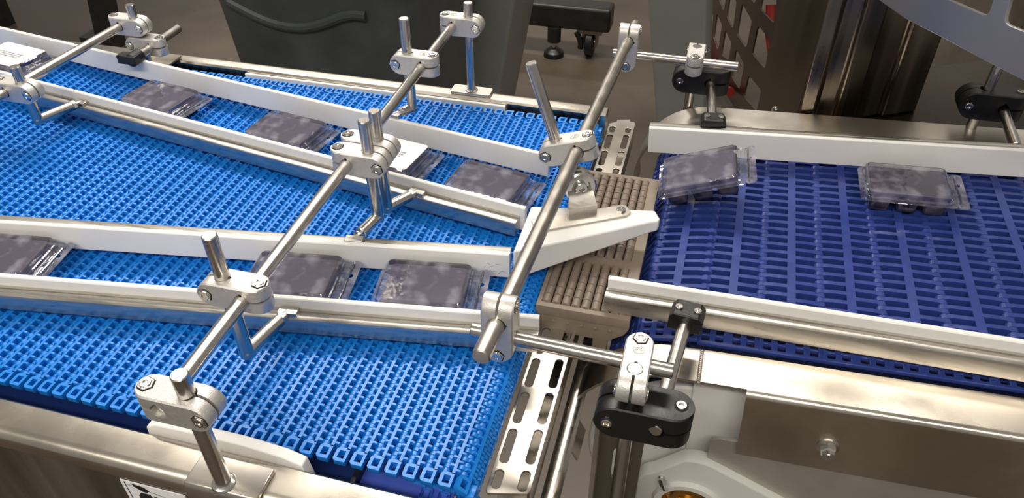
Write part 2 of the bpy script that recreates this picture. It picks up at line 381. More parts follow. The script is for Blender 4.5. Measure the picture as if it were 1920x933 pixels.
G1 = (ext(g1a, g1b, -0.9), ext(g1a, g1b, 0.411))
guide(*G1, 1, 0.008, 0.038, 'white plastic guide rail along the far side of the far packing lane', steel_top=0.028)
g = [Z(75, 150, 0.038), Z(985, 385, 0.038)]
G2 = (ext(g[0], g[1], -0.8), ext(g[0], g[1], 0.4115))
guide(*G2, -1, 0.008, 0.038, 'white strip on steel channel guide rail on near side of far lane', sx=(0, 0.006), steel_top=0.0255, steel_bot=0.008)
g = [Z(0, 417, 0.038), Z(960, 478, 0.038)]
G3 = (ext(g[0], g[1], -0.5), ext(g[0], g[1], 0.4145))
guide(*G3, 1, 0.008, 0.038, 'white guide rail with scuffed right end on far side of near lane', steel_top=0.032, dep=0.016, scuff=True)
g = [Z(0, 510, 0.038), Z(1012, 588, 0.038)]
G4 = (ext(g[0], g[1], -0.5), (g[1].x, g[1].y))
guide(*G4, -1, 0.008, 0.038, 'white strip on steel channel guide rail nearest the front edge of bright blue belt', steel_top=0.0255, steel_bot=0.007)
guide((-0.1245, 0.0400), (0.52, 0.066), 1, 0.009, 0.044, 'tall white guide rail along the far side of dark blue belt', T=T2, steel_top=0.043, steel_bot=0.02)
guide((-0.1235, -0.2465), (0.44, -0.2665), -1, 0.012, 0.040, 'white strip on steel channel guide rail along near side of dark blue belt', T=T2, steel_top=0.0275, steel_bot=0.008, sx=(-0.001, 0))

# ================================================================== CLAMPS
def boolean_mesh(body, cutters, m, ang=35):
    o = new('tmp', body.mesh('tmp', m)); cs = []
    for c in cutters:
        co = new('tmp', c.mesh('tmp', m)); cs.append(co)
        md = o.modifiers.new('cut', 'BOOLEAN'); md.operation = 'DIFFERENCE'; md.solver = 'EXACT'; md.object = co
    dg = bpy.context.evaluated_depsgraph_get(); me = bpy.data.meshes.new_from_object(o.evaluated_get(dg))
    for q in cs + [o]: bpy.data.objects.remove(q)
    finish(me, m, ang); return me
def clamp_body(L, hy, hz, a, rA, rB, m, ch=0.0012, slit=0.0011):
    """A end (-x) rounded in plan about an upright screw, hole A along y; B end (+x) rounded in elevation, hole B along z"""
    h = L / 2; rs = []
    st = []
    for k in range(9):
        t = PI / 2 * k / 8; st.append((-h + hy - hy * math.cos(t), max(0.0008, hy * math.sin(t)), hz))
    for k in range(9):
        t = PI / 2 * k / 8; st.append((h - hz + hz * math.sin(t), hy, max(0.0008, hz * math.cos(t))))
    for x, y, z in st:
        c = min(ch, y * 0.45, z * 0.45)
        rs.append([(x, -y + c, -z), (x, y - c, -z), (x, y, -z + c), (x, y, z - c), (x, y - c, z), (x, -y + c, z), (x, -y, z - c), (x, -y, -z + c)])
    body = MB().rings(rs)
    cA = MB().cyl((-a, -0.05, 0), (-a, 0.05, 0), rA, 28); cB = MB().cyl((a, 0, -0.05), (a, 0, 0.05), rB, 28)
    sA = MB().box(-0.1, -a, -0.05, 0.05, -slit, slit); sB = MB().box(a, 0.1, -slit, slit, -0.05, 0.05)
    nA = MB().cyl((-a, -0.05, rA), (-a, 0.05, rA), 0.0016, 10)
    nB = MB().cyl((a - rB, 0, -0.05), (a - rB, 0, 0.05), 0.0016, 10)
    return boolean_mesh(body, [cA, cB, sA, sB, nA, nB], m)
def screw_mb(p, ax, r=0.0040, hexr=None):
    b = MB(); n = 18
    if hexr: b.lathe(V(p) - V(ax) * 0.001, ax, [(0, hexr), (0.0019, hexr), (0.0022, hexr * 0.93)], 6)
    b.lathe(V(p) - V(ax) * 0.001, ax, [(0, r), (0.0026, r), (0.0030, r * 0.9), (0.0030, r * 0.55), (0.0012, r * 0.5)], n, caps=True)
    return b
PROTO = {}
def clamp_proto(key, L, hy, hz, a, rA, rB, m):
    if key in PROTO: return PROTO[key]
    me = clamp_body(L, hy, hz, a, rA, rB, m)
    xA = -(a + rA + (L / 2 - a - rA) * 0.46); xB = a + rB + (L / 2 - a - rB) * 0.46
    hx = 0.0062 if m is ALU else None
    def rec(p_, ax_): return MB().lathe(V(p_) - V(ax_) * 0.0006, ax_, [(0, 0.0071 if hx else 0.0058), (0.00075, 0.0070 if hx else 0.0056)], 6 if hx else 20)  # dark disc slightly proud of the face, paints the shade of a recess
    recs = [rec((xA, 0, hz), (0, 0, 1)).mesh('nut_recess_shade', DARK), rec((xB, -hy, 0), (0, -1, 0)).mesh('screw_recess_shade', DARK), rec((xB, hy, 0), (0, 1, 0)).mesh('screw_recess_shade', DARK)]
    nut = screw_mb((xA, 0, hz), (0, 0, 1), 0.0043, hx).mesh('clamp_nut', BRIGHT)
    scr = screw_mb((xB, -hy, 0), (0, -1, 0), 0.0045, hx).mesh('clamp_screw', BRIGHT)
    scr2 = screw_mb((xB, hy, 0), (0, 1, 0), 0.0045, hx).mesh('clamp_screw', BRIGHT)
    em = MB()
    for r0, a0, a1 in ((0.0044, 0, 360), (0.0024, 60, 300), (0.0010, 60, 300)):
        k = 20 if a1 - a0 == 360 else 10
        em.tube([(r0 * math.cos(math.radians(a0 + (a1 - a0) * q / k)), r0 * math.sin(math.radians(a0 + (a1 - a0) * q / k)), 0) for q in range(k + 1)], 0.00038, 5)
    PROTO[key] = (me, nut, scr, scr2, em.mesh('emblem', SATIN), hz, hy, L, recs); return PROTO[key]
def clamp(o, x, y, label, key='std', emblem=None, flip_screw=False, group='silver rod clamps'):
    spec = {'std': (0.061, 0.0115, 0.0130, 0.0105, 0.0065, 0.0065, ALU), 'thick': (0.064, 0.0120, 0.0135, 0.0115, 0.0079, 0.0065, ALU),
            'black': (0.078, 0.0165, 0.0180, 0.0120, 0.0066, 0.0066, BLACKP)}[key]
    me, nut, scr, scr2, em, hz, hy, L, recs = clamp_proto(key, *spec)
    e = new('rod_clamp', None); e.empty_display_size = 0.02
    M = frame(o, x, y); e.matrix_world = M; e.location = M.translation
    props(e, label, 'clamp', group)
    new('clamp_body', me, e)
    for nm, a_, b_, rn in (('nut', nut, recs[0], 'nut_recess_shade'), ('screw', scr, recs[1], 'screw_recess_shade'), ('screw', scr2, recs[2], 'screw_recess_shade')): new(rn, b_, new(nm, a_, e))
    if emblem:
        q = new('emblem', em, e)
        if emblem == 'top': q.location = (-0.0105, 0, hz)
        elif emblem == 'front': q.location = (0.0105, -hy, 0); q.rotation_euler = (PI / 2, 0, 0)
    return M
def rodobj(p0, p1, r, label, m=ROD, name='cross_rod', group=None):
    return solo(name, MB().cyl(p0, p1, r, 28, 0.0009), m, label, 'rod', group)
UX, UY, UZ = V((1, 0, 0)), V((0, 1, 0)), V((0, 0, 1))
A = 0.0105; ATH = 0.0115

# rod 2 and its clamps
r2a, r2b = V((0.2425, -0.0625, 0.104)), V((0.2345, 0.628, 0.107))
def on(a, b, y): t = (y - a.y) / (b.y - a.y); return a + (b - a) * t
rodobj(r2a, r2b, 0.00632, 'long steel cross rod spanning the middle of the bright blue belt')
r2d = (r2b - r2a).normalized()
def on2(y): return on(r2a, r2b, y)
clamp(on2(pc.y) + UX * A + V((0.0, 0, 0)), UX, UY, 'silver clamp nearest the camera on post welded to near rail')
clamp(on2(0.060) - UX * A, -UX, -UY, 'silver clamp with tall upright rod above the near packing lane', emblem='front')
clamp(on2(0.268) + UX * A, UX, UY, 'front one of the paired silver clamps at the middle of cross rod')
clamp(on2(0.2935) + UX * A, UX, UY, 'rear one of the paired silver clamps at the middle of cross rod')
clamp(on2(0.492) - UX * A, -UX, -UY, 'silver clamp with tall upright rod above the far white guide rail', emblem='top')
clamp(on2(0.6165) + UX * A, UX, UY, 'silver clamp on welded post at the far rail in front of grey bin', emblem='top')

# rod 3 (satin, thick) with the two short rods that tie it to the right conveyor
Z3 = 0.0915
r3a, r3b = Z(901, 670, Z3), Z(1192, 46, Z3)
rodobj(r3a, r3b, 0.0076, 'thick satin steel cross rod over the end of bright blue belt', RODSATIN)
def on3(y): return on(r3a, r3b, y)
hn0, hn1 = Z(884, 617, Z3 - 2 * ATH), Z(1263, 696, Z3 - 2 * ATH)
hf0, hf1 = Z(1149, 99, Z3 - 2 * ATH), Z(1384, 125, Z3 - 2 * ATH)
rodobj(hn0, hn1, 0.0063, 'short horizontal steel rod at front between upright clamp and black clamp', ROD, 'tie_rod')
rodobj(hf0, hf1, 0.0063, 'short horizontal steel rod at back in front of perforated cabinet', ROD, 'tie_rod')
yn, yf = hn0.y, hf0.y
clamp(on3(yn) - UZ * ATH, -UZ, UY, 'upright silver clamp gripping the near end of thick cross rod', 'thick', group='silver rod clamps')
clamp(on3(yf) - UZ * ATH, -UZ, UY, 'upright silver clamp gripping the far end of thick cross rod', 'thick')
xk = Z(1187, 705, Z3).x
clamp(V((xk, yn, Z3 - 2 * ATH)) - UY * A, -UY, UX, 'silver clamp lying on top of the front black clamp', emblem='top')
xk2 = Z(1305, 100, Z3 - .01).x
clamp(V((xk2, yf, Z3 - 2 * ATH)) + UY * A, UY, -UX, 'silver clamp lying on top of the far black clamp')
# tilted swing post clamp f
up = V((-0.31, 0, 0.95)).normalized(); lx = V((-up.z, 0, up.x))
pf = on3(0.372)
clamp(pf + lx * ATH, lx, -UY, 'tilted silver clamp holding a slanted rod on thick cross rod', 'thick', emblem='top')

# black clamps of the right conveyor with their posts and arms
bz = 0.031
pxn, pyn = xk, yn - 2 * A
AB = 0.0120
clamp(V((pxn + AB, pyn, bz)), -UX, -UY, 'large black plastic clamp at front beside the white bearing', 'black', group='black rod clamps')
pxf, pyf = xk2, yf + 2 * A
bzf = 0.036
clamp(V((pxf + AB, pyf, bzf)), -UX, -UY, 'black plastic clamp at the far rail left of perforated cabinet', 'black', group='black rod clamps')
solo('mounting_post', post(pxn, pyn, -0.34, Z3 - 2 * ATH + 0.0134), ROD, 'upright steel post through the front black clamp', 'post')
solo('mounting_post', post(pxf, pyf, -0.16, Z3 - 2 * ATH + 0.0134), ROD, 'upright steel post through the far black clamp', 'post')
def rail_bracket(pos, T, lab, arm_from, arm_to, armlab):
    M = T
    bk = MB(M)
    hw = 0.0155
    bk.rings([[(-hw, y, -0.010), (hw, y, -0.010), (hw, y, 0.004), (hw - 0.004, y, 0.0095), (-hw + 0.004, y, 0.0095), (-hw, y, 0.004)] for y in (-0.011, 0.011)])
    s1 = MB(M).join(screw_mb((-0.0085, -0.001, 0.0095), (0, 0, 1), 0.0036).xf(M)); s2 = MB(M).join(screw_mb((0.0085, -0.001, 0.0095), (0, 0, 1), 0.0036).xf(M))
    thing('rail_bracket', lab, 'bracket', [('bracket_body', bk, BLACKP, {'bev': 0.0012}), ('screw', s1, BRIGHT), ('screw', s2, BRIGHT)])
    solo('support_arm', MB().cyl(arm_from, arm_to, 0.0063, 24, 0.0009), ROD, armlab, 'rod')
bkn = Z(1290, 583, 0.040); armn = V((pxn + 2 * AB, pyn, bz))
dn = (V((bkn.x, bkn.y, 0)) - V((armn.x, armn.y, 0))).normalized()
rail_bracket(bkn, frame(V((bkn.x, bkn.y, 0.0335)), V((dn.y, -dn.x, 0)), dn), 'black two-screw bracket on the near guide rail of dark blue belt', armn - dn * 0.0155, V((bkn.x, bkn.y, bz)) - dn * 0.004, 'steel arm from the front black clamp to near guide rail')
bkf = W2(-0.048, 0.0650, 0.044); armf = V((pxf + 2 * AB, pyf, bzf))
df_ = (V((bkf.x, bkf.y, 0)) - V((armf.x, armf.y, 0))).normalized()
rail_bracket(bkf, frame(V((bkf.x, bkf.y, 0.0400)), V((-df_.y, df_.x, 0)), -df_), 'black two-screw bracket on the tall white far guide rail', armf - df_ * 0.0155, V((bkf.x, bkf.y, bzf)) - df_ * 0.004, 'steel arm from the far black clamp to tall guide rail')
# third black clamp, far right in shade
p0 = Z(1838, 190, 0.055)
clamp(p0 + UX * AB, -UX, -UY, 'black plastic clamp at far right under the blue-tinted panel', 'black', group='black rod clamps')
solo('mounting_post', MB().cyl(p0 - UZ * 0.12, p0 + UZ * 0.062 + UX * 0.004, 0.0063, 22, .0008), ROD, 'upright steel post through the far right black clamp', 'post')
solo('support_arm', MB().cyl(p0 + UX * 2 * AB + UY * 0.01, p0 + UX * (2 * AB + 0.004) - UY * 0.085 - UZ * 0.012, 0.0063, 22, .0008), ROD, 'steel arm leaving the far right black clamp', 'rod')

# rod 1 at upper left
Z1 = 0.072
r1a, r1b = Z(-150, 265, Z1), Z(238, 42, Z1)
r1f = Z(225, 48, Z1)
r1a = r1a + (r1b - r1a) * ((-0.062 - r1a.y) / (r1b.y - r1a.y))            # on to the near rail, out of frame
rodobj(r1a, r1b, 0.0063, 'steel cross rod at upper left over the labelled pack')
def on1(y): return on(r1a, r1b, y)
ym = r1f.y + 0.006
clamp(on1(ym) + UX * A, UX, UY, 'upper silver clamp of the stacked pair at upper left far rail')
pm = on1(ym) + UX * 2 * A
clamp(V((pm.x + A, pm.y, Z1 - 0.028)), -UX, -UY, 'lower silver clamp of the stacked pair at upper left far rail')
thing('mounting_post', 'upright steel post with foot plate at upper left far rail', 'post', [
    ('support_post', post(pm.x, pm.y, -0.002, Z1 + 0.032), ROD), ('foot_plate', MB().box(pm.x - 0.02, pm.x + 0.03, pm.y - 0.008, 0.612, 0.0068, 0.0100), DARKSHEET, {'bev': 0.0006})])
arm0 = V((pm.x + 2 * A, pm.y, Z1 - 0.028))
t1 = Z(335, 54, Z1 - 0.028); t0 = Z(214, 106, Z1 - 0.028)
dd = (t1 - t0).normalized()
aA = V((arm0.x, Z(232, 103, arm0.z).y - 0.004, arm0.z)); aB = V((arm0.x, Z(335, 53, arm0.z).y, arm0.z))
rodobj(aA, aB, 0.0063, 'short steel arm through the lower clamp at upper left', ROD, 'support_arm')
bk = MB().cyl(aA - UY * 0.012, aA + UY * 0.012, 0.0098, 16, 0.002)
bk.box(aA.x - 0.020, aA.x + 0.010, aA.y - 0.014, aA.y + 0.002, aA.z - 0.005, aA.z + 0.0075)
solo('rail_bracket', bk, BLACKP, 'small black bracket on far guide rail at upper left', 'bracket', bev=0.001)

# ---- upright support rods hanging from the clamps, with swivel pin, nut and clip on the guide
def support(x, y, zt, zb, tgt, label, clip_dir, pin_r=0.0064, r=0.00632):
    p = V((x, y, zb)); tgt = V(tgt); d = (tgt - p); L = d.length; d.normalize()
    pin = MB().cyl(p - d * 0.005, p + d * (L - 0.012), pin_r, 18, 0.0012)
    thr = MB().cyl(p + d * (L - 0.013), p + d * L, 0.003, 12)
    nut = MB().lathe(p + d * (L - 0.012), d, [(0, 0.0058), (0.0005, 0.0063), (0.0042, 0.0063), (0.0047, 0.0058)], 6)
    cx = V(clip_dir).normalized(); M = frame(tgt, cx, UY if abs(cx.y) < 0.9 else UX)
    clip = MB(M).box(-0.0095, 0.0095, -0.0050, 0.0050, -0.0022, 0.0022)
    thing('guide_support', label, 'support rod', [('upright_rod', MB().cyl((x, y, zb - 0.005), (x, y, zt), r, 22, 0.0009), ROD), ('swivel_pin', pin, ROD),
          ('threaded_stud', thr, STEEL), ('nut', nut, BRIGHT), ('rail_clip', clip, STEEL, {'bev': 0.0006})])
def gl(G, x): return ext(G[0], G[1], x)
q = on2(0.060) - UX * 2 * A
gx = 0.2310; gy = gl(G4, gx)[1] - 0.0125
support(q.x, q.y, 0.161, 0.028, (gx, gy, 0.0275), 'upright rod hanging from the clamp above the near lane', (1, 0.15, 0))
q = on2(0.268) + UX * 2 * A
gx = 0.252; support(q.x, q.y, 0.154, 0.036, (gx, gl(G3, gx)[1] + 0.0105, 0.0365), 'front upright rod of the middle pair reaching down to near lane rail', (1, 0.15, 0))
q = on2(0.2935) + UX * 2 * A
gx = 0.280; support(q.x, q.y, 0.151, 0.030, (gx, gl(G2, gx)[1] - 0.0125, 0.0275), 'rear upright rod of the middle pair reaching to far lane rail', (1, -0.16, 0))
q = on2(0.492) - UX * 2 * A
gx = 0.197; support(q.x, q.y, 0.163, 0.042, (gx, gl(G1, gx)[1] + 0.008, 0.0405), 'upright rod hanging beside the far white guide rail', (1, -0.16, 0))
yo = Z(40, 165, Z1).y - 0.005
clamp(on1(yo) + UX * A, UX, UY, 'silver clamp at left frame edge on the upper left cross rod')
q = on1(yo) + UX * 2 * A
gx = q.x + 0.018; support(q.x, q.y, Z1 + 0.034, 0.030, (gx, gl(G2, gx)[1] - 0.0125, 0.0275), 'upright rod at left frame edge with bright swivel pin', (1, -0.16, 0))

# ---- slanted rod, swivel disc, bracket and white divider block
pb = pf + lx * 2 * ATH
ptop = pb + up * 0.104; pbot = pb - up * 0.030
ctr = Yp(1086, 347, 0.3395)
axd = V((0.45, -0.85, 0.15)).normalized()
d1 = MB().lathe(ctr - axd * 0.001, axd, [(0, 0.0165), (0.0012, 0.0175), (0.0075, 0.0175), (0.009, 0.0155), (0.009, 0.0105), (0.0055, 0.0095)], 32)
d2 = MB().lathe(ctr - axd * 0.012, axd, [(0, 0.0155), (0.0012, 0.0175), (0.0090, 0.0175), (0.0102, 0.0165)], 32)
bolt = MB().lathe(ctr + axd * 0.0035, axd, [(0, 0.0068), (0.0060, 0.0068), (0.0068, 0.0058), (0.0068, 0.0034), (0.004, 0.003)], 20)
neck = MB().cyl(pb - up * 0.010, ctr - axd * 0.006, 0.0063, 20)
ZB = 0.042
poly = [(0.4185, 0.2397), (0.4330, 0.2480), (0.5450, 0.3235), (0.5535, 0.3275), (0.5545, 0.3330), (0.5476, 0.3460), (0.4174, 0.3196)]
zb = [0.007, 0.008, 0.027, 0.029, 0.029, 0.026, 0.007]
solo('divider_block', MB().prism(poly, zb, ZB), WHITE, 'white plastic wedge block dividing the lanes above the rollers', 'divider block', bev=0.0015)
pl0, pl1 = Z(1028, 430, ZB + 0.002), Z(1185, 402, ZB + 0.002)
Mp = frame((pl0.x, pl0.y, ZB + 0.0013), pl1 - pl0, V((-(pl1 - pl0).y, (pl1 - pl0).x, 0)))
Lp = (pl1 - pl0).length
pl = plate_mb([(-0.012, 0), (Lp - 0.006, 0), (Lp, 0.004), (Lp, 0.016), (Lp - 0.004, 0.019), (0.03, 0.0195), (-0.012, 0.0195)], [], 0.0024, Mp, 0.0003)
wx = 0.040
tab = MB(Mp)
tab.add([(wx - 0.014, 0.0115, 0.0012), (wx + 0.018, 0.0115, 0.0012), (wx + 0.018, 0.0140, 0.0012), (wx - 0.014, 0.0140, 0.0012),
         (wx - 0.014, 0.0125, 0.0120), (wx + 0.018, 0.0125, 0.0120), (wx + 0.018, 0.0150, 0.0120), (wx - 0.014, 0.0150, 0.0120)],
        [(3, 2, 1, 0), (4, 5, 6, 7), (0, 1, 5, 4), (1, 2, 6, 5), (2, 3, 7, 6), (3, 0, 4, 7)])
tc_ = Mp @ V((wx + 0.002, 0.013, 0.012))
t2_ = MB(); e1 = Mp.to_3x3() @ V((1, 0, 0)); e2 = Mp.to_3x3() @ V((0, 1, 0))
top_c = ctr - axd * 0.0035 + V((0, 0, 0.006))
t2_.rings([[tc_ - e1 * 0.016, tc_ + e1 * 0.016, tc_ + e1 * 0.016 + e2 * 0.0025, tc_ - e1 * 0.016 + e2 * 0.0025],
           [top_c - e1 * 0.009, top_c + e1 * 0.012, top_c + e1 * 0.012 + e2 * 0.0025, top_c - e1 * 0.009 + e2 * 0.0025]])
sc1 = MB().join(screw_mb(Mp @ V((Lp - 0.009, 0.009, 0.0022)), (0, 0, 1), 0.0046, 0.0052)); sc2 = MB().join(screw_mb(Mp @ V((-0.004, 0.009, 0.0022)), (0, 0, 1), 0.0046, 0.0052))
thing('swivel_bracket', 'slanted steel rod with swivel disc and plate carrying the white wedge block', 'bracket', [
    ('slanted_rod', MB().cyl(pbot, ptop, 0.00635, 24, 0.0009), ROD), ('neck_rod', neck, ROD), ('swivel_disc', d1, BRIGHT), ('swivel_disc', d2, STEEL), ('pivot_bolt', bolt, BRIGHT),
    ('bracket_tab', tab, STEEL), ('bracket_web', t2_, STEEL), ('base_plate', pl, SHEET), ('screw', sc1, BRIGHT), ('screw', sc2, BRIGHT)])

# ================================================================== ROLLER TRANSFER
X0, X1 = 0.4490, 0.5430
NC, NR = 8, 6
rl = MB().lathe((0, -0.0044, 0), (0, 1, 0), [(0, 0.0034), (0.0003, 0.0047), (0.0085, 0.0047), (0.0088, 0.0034)], 14)
rl_me = rl.mesh('roller', TAUPE2)
def roller_module(ya, yb, label, feet=False):
    zt, zb_ = -0.0005, -0.013; mg = 0.0055
    xa, xb = X0 + 0.0035, X1 - 0.0105
    fr = plate_mb([(X0, ya), (X1, ya), (X1, yb), (X0, yb)], [[(xa, ya + mg), (xb, ya + mg), (xb, yb - mg), (xa, yb - mg)]], zt - zb_, Matrix.Translation((0, 0, (zt + zb_) / 2)), 0.0006)
    e = new('roller_transfer', None); e.location = ((X0 + X1) / 2, (ya + yb) / 2, zb_); props(e, label, 'roller plate', 'roller transfer modules')
    new('module_frame', fr.mesh('module_frame', TAUPE, e.location), e)
    fl = MB().box(xa - .001, xb + .001, ya + mg - .001, yb - mg + .001, zb_ + 0.0002, zb_ + 0.0012); new('floor_web', fl.mesh('floor_web', DARK, e.location), e)  # near-black sheet paints the shade between the rollers
    px_ = (xb - xa) / NC; py_ = (yb - ya - 2 * mg) / NR
    for i in range(NC):
        ax = MB().cyl((xa + (i + .5) * px_, ya + mg - 0.001, -0.0035), (xa + (i + .5) * px_, yb - mg + 0.001, -0.0035), 0.0022, 8)
        new('axle', ax.mesh('axle', DARK, e.location), e)
        for j in range(NR):
            o = new('roller', rl_me, e)
            o.location = V((xa + (i + 0.5) * px_, ya + mg + (j + 0.5) * py_, -0.0030)) - e.location
            o.scale = (1, py_ / 0.0093, 1)
    if feet:
        lg = plate_mb([(X0 + 0.004, -0.0135), (X1, -0.0135), (X1 - 0.004, -0.022), (X1 - 0.020, -0.034), (X1 - 0.020, -0.060), (X1 - 0.034, -0.060), (X1 - 0.034, -0.034), (X0 + 0.028, -0.034), (X0 + 0.004, -0.030)], [], 0.006,
                      Matrix.Translation((0, ya + 0.003, 0)) @ Matrix.Rotation(PI / 2, 4, 'X'), 0.0004)
        new('end_bracket', lg.mesh('end_bracket', TAUPE, e.location), e)
        for k in range(5):
            pn = MB().lathe((X0 + 0.018 + k * 0.0145, ya + 0.0005, -0.0195), (0, -1, 0), [(0, 0.0022), (0.0012, 0.0022), (0.0015, 0.0017)], 12)
            new('axle_pin', pn.mesh('axle_pin', TAUPE2, e.location), e)
        bt = MB().lathe((X0 + 0.036, ya - 0.0005, -0.0375), (0, -1, 0), [(0, 0.005), (0.004, 0.005), (0.0045, 0.004), (0.0045, 0.002)], 8); new('bolt', bt.mesh('bolt', BRIGHT, e.location), e)
roller_module(0.2158, 0.2990, 'taupe roller transfer module nearest the front between the belts', True)
roller_module(0.3000, 0.3835, 'taupe roller transfer module beside the white wedge block')
roller_module(0.3845, 0.4690, 'taupe roller transfer module farthest back between the belts')

# ================================================================== SLOTTED PLATE IN THE GAP
def slot(x, y0, y1, w_=0.0088): return rrect(x - w_ / 2, x + w_ / 2, y0, y1, w_ / 2 - 1e-4, 5)
holes = []
for xc, dy in ((0.4612, 0.0), (0.4835, 0.0045)):
    holes.append(slot(xc, 0.0186 + dy * .6, 0.0386 + dy))
    for k in range(13):
        holes.append(slot(xc, 0.0448 + dy + 0.044 * k, 0.0830 + dy + 0.044 * k))
    holes.append(slot(xc, 0.6168 + dy, 0.6352))
out = [(0.4545, 0.0165), (0.4565, 0.0135), (0.4885, 0.0215), (0.4905, 0.0245), (0.4905, 0.650), (0.488, 0.654), (0.482, 0.654), (0.482, 0.660), (0.464, 0.655), (0.464, 0.648), (0.4565, 0.643), (0.4545, 0.64)]
sl = plate_mb(out, holes, 0.0024, Matrix.Translation((0, 0, -0.0312)), 0.0003)
thing('slotted_plate', 'long stainless plate with two rows of oblong slots between the belts', 'slotted plate', [
    ('plate', sl, SHEET), ('side_flange', MB().box(0.4881, 0.4903, 0.024, 0.650, -0.065, -0.0327), DARKSHEET),
    ('under_tray', MB().box(0.456, 0.487, 0.03, 0.645, -0.082, -0.079), DARKSHEET)])
solo('cross_shaft', MB().cyl((0.503, -0.02, -0.075), (0.503, 0.45, -0.075), 0.0085, 20), STEEL, 'polished steel shaft running beside the slotted plate', 'shaft')

# ================================================================== RIGHT CONVEYOR (in its own tilted frame T2)
P2 = 0.05715; Q2 = 0.013908
row2 = belt_row(P2, -0.2800, 0.1330, 0.0085, Q2, 0.0052, 0.0062, 0.0125, -0.5 * Q2, 0.0058, 0.485, ring=False, edge=[(-0.2800, -0.2470), (0.102, 0.133)], drop=0.0003)
row2_me = row2.mesh('belt_row', NAVY, ang=50)
belt2 = new('modular_belt', None); belt2.matrix_world = T2
props(belt2, 'dark blue plastic modular conveyor belt with oblong slots on the right', 'conveyor belt')
XN2, RN2 = -0.050, 0.066
for i in range(-4, 10):
    x = i * P2 - 0.0034
    o = new('belt_row', row2_me, belt2)
    if x >= XN2: o.location = (x, 0, 0)
    else:
        t = (XN2 - x) / RN2; o.location = (XN2 - RN2 * math.sin(t), 0, -RN2 + RN2 * math.cos(t)); o.rotation_euler = (0, -t, 0)
yb2, yf2, zt2 = -0.2865, -0.3335, -0.004
fl = []
th = 0.003
RA = 0.105; cxn = -0.050
def band(z_off):
    pts = [(0.5, zt2 - z_off), (cxn, zt2 - z_off)]
    for k in range(1, 15):
        t = math.radians(118) * k / 14; pts.append((cxn - (RA - z_off) * math.sin(t), zt2 - RA + (RA - z_off) * math.cos(t)))
    return pts
o_, i_ = band(0), band(th)
flange = MB(T2); flange.rings([[(x, y, z) for x, z in o_ + i_[::-1]] for y in (yf2 + 0.006, yb2)])
fx0 = 0.0165
rr = 0.006
fp = [(yf2 + 0.0062, zt2), (yf2 + 0.0062, zt2 - th), (yf2 + 0.004, zt2 - th - .002), (yf2 + 0.003, -0.09), (yf2, -0.09)]
for k in range(6): t = PI / 2 * k / 5; fp.append((yf2 + rr - rr * math.cos(t), zt2 - rr + rr * math.sin(t)))
front = MB(T2).sweep(fp, fx0, 0.5)
lower = plate_mb([(-0.008, -0.088), (-0.004, -0.082), (0.0, -0.080), (0.5, -0.080), (0.5, -0.30), (0.02, -0.30), (-0.008, -0.20)], [], 0.004, T2 @ Matrix.Translation((0, -0.326, 0)) @ Matrix.Rotation(PI / 2, 4, 'X'), 0.0005)
weldl = MB(T2)
wp = [(-0.0262, yb2 - 0.001 + (yf2 + 0.006 - yb2) * k / 16, zt2 + 0.0002) for k in range(17)]
for p_ in wp: weldl.lathe((p_[0], p_[1], zt2 - 0.0002), (0.15, 0.3, 1), [(0, 0.0022), (0.0007, 0.0019), (0.0011, 0.0009)], 8)
def band_far(r_): return [(-0.055 - r_ * math.sin(math.radians(100) * k / 10), 0.002 - 0.10 + r_ * math.cos(math.radians(100) * k / 10)) for k in range(11)]
far_fl = MB(T2).rings([[(x, y, z) for x, z in [(0.6, 0.002)] + band_far(0.10) + band_far(0.097)[::-1] + [(0.6, -0.001)]] for y in (0.136, 0.186)])
far_wl = MB(T2).box(-0.004, 0.6, 0.183, 0.186, -0.10, -0.001)
bb = T2 @ V((0.0944, yf2, -0.056)); by = -(R2 @ V((0, 1, 0)))
washer = MB().lathe(bb, by, [(0, 0.0098), (0.0012, 0.0098), (0.0016, 0.0092)], 24)
bnut = MB().lathe(bb + by * 0.0015, by, [(0, 0.0068), (0.0008, 0.0075), (0.006, 0.0075), (0.0072, 0.0062), (0.0105, 0.0060), (0.0105, 0.0035), (0.009, 0.0032)], 6)
bst = MB().cyl(bb, bb + by * 0.0125, 0.0036, 14)
disc = MB(T2).lathe((-0.022, -0.296, -0.150), (0, -1, 0), [(0, 0.112), (0.008, 0.112), (0.010, 0.110)], 64)
wplate = MB(T2).box(-0.03, 0.06, -0.309, -0.2965, -0.22, -0.012)
under = MB(T2).box(-0.04, 0.5, -0.272, 0.14, -0.075, -0.070)
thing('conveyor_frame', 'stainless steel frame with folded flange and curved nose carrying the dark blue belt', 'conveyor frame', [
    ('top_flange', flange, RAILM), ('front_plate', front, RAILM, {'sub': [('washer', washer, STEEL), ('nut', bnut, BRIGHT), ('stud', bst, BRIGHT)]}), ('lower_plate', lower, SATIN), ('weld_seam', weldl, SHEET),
    ('far_flange', far_fl, SHEET), ('far_wall', far_wl, DARKSHEET), ('far_side_disc', MB(T2).lathe((-0.030, 0.118, -0.098), (0, 1, 0), [(0, 0.088), (0.006, 0.088)], 48), DARKSHEET), ('white_side_disc', disc, WHITE, {'label': 'round white plastic side disc'}), ('white_side_plate', wplate, WHITE), ('slider_bed', under, BED)])
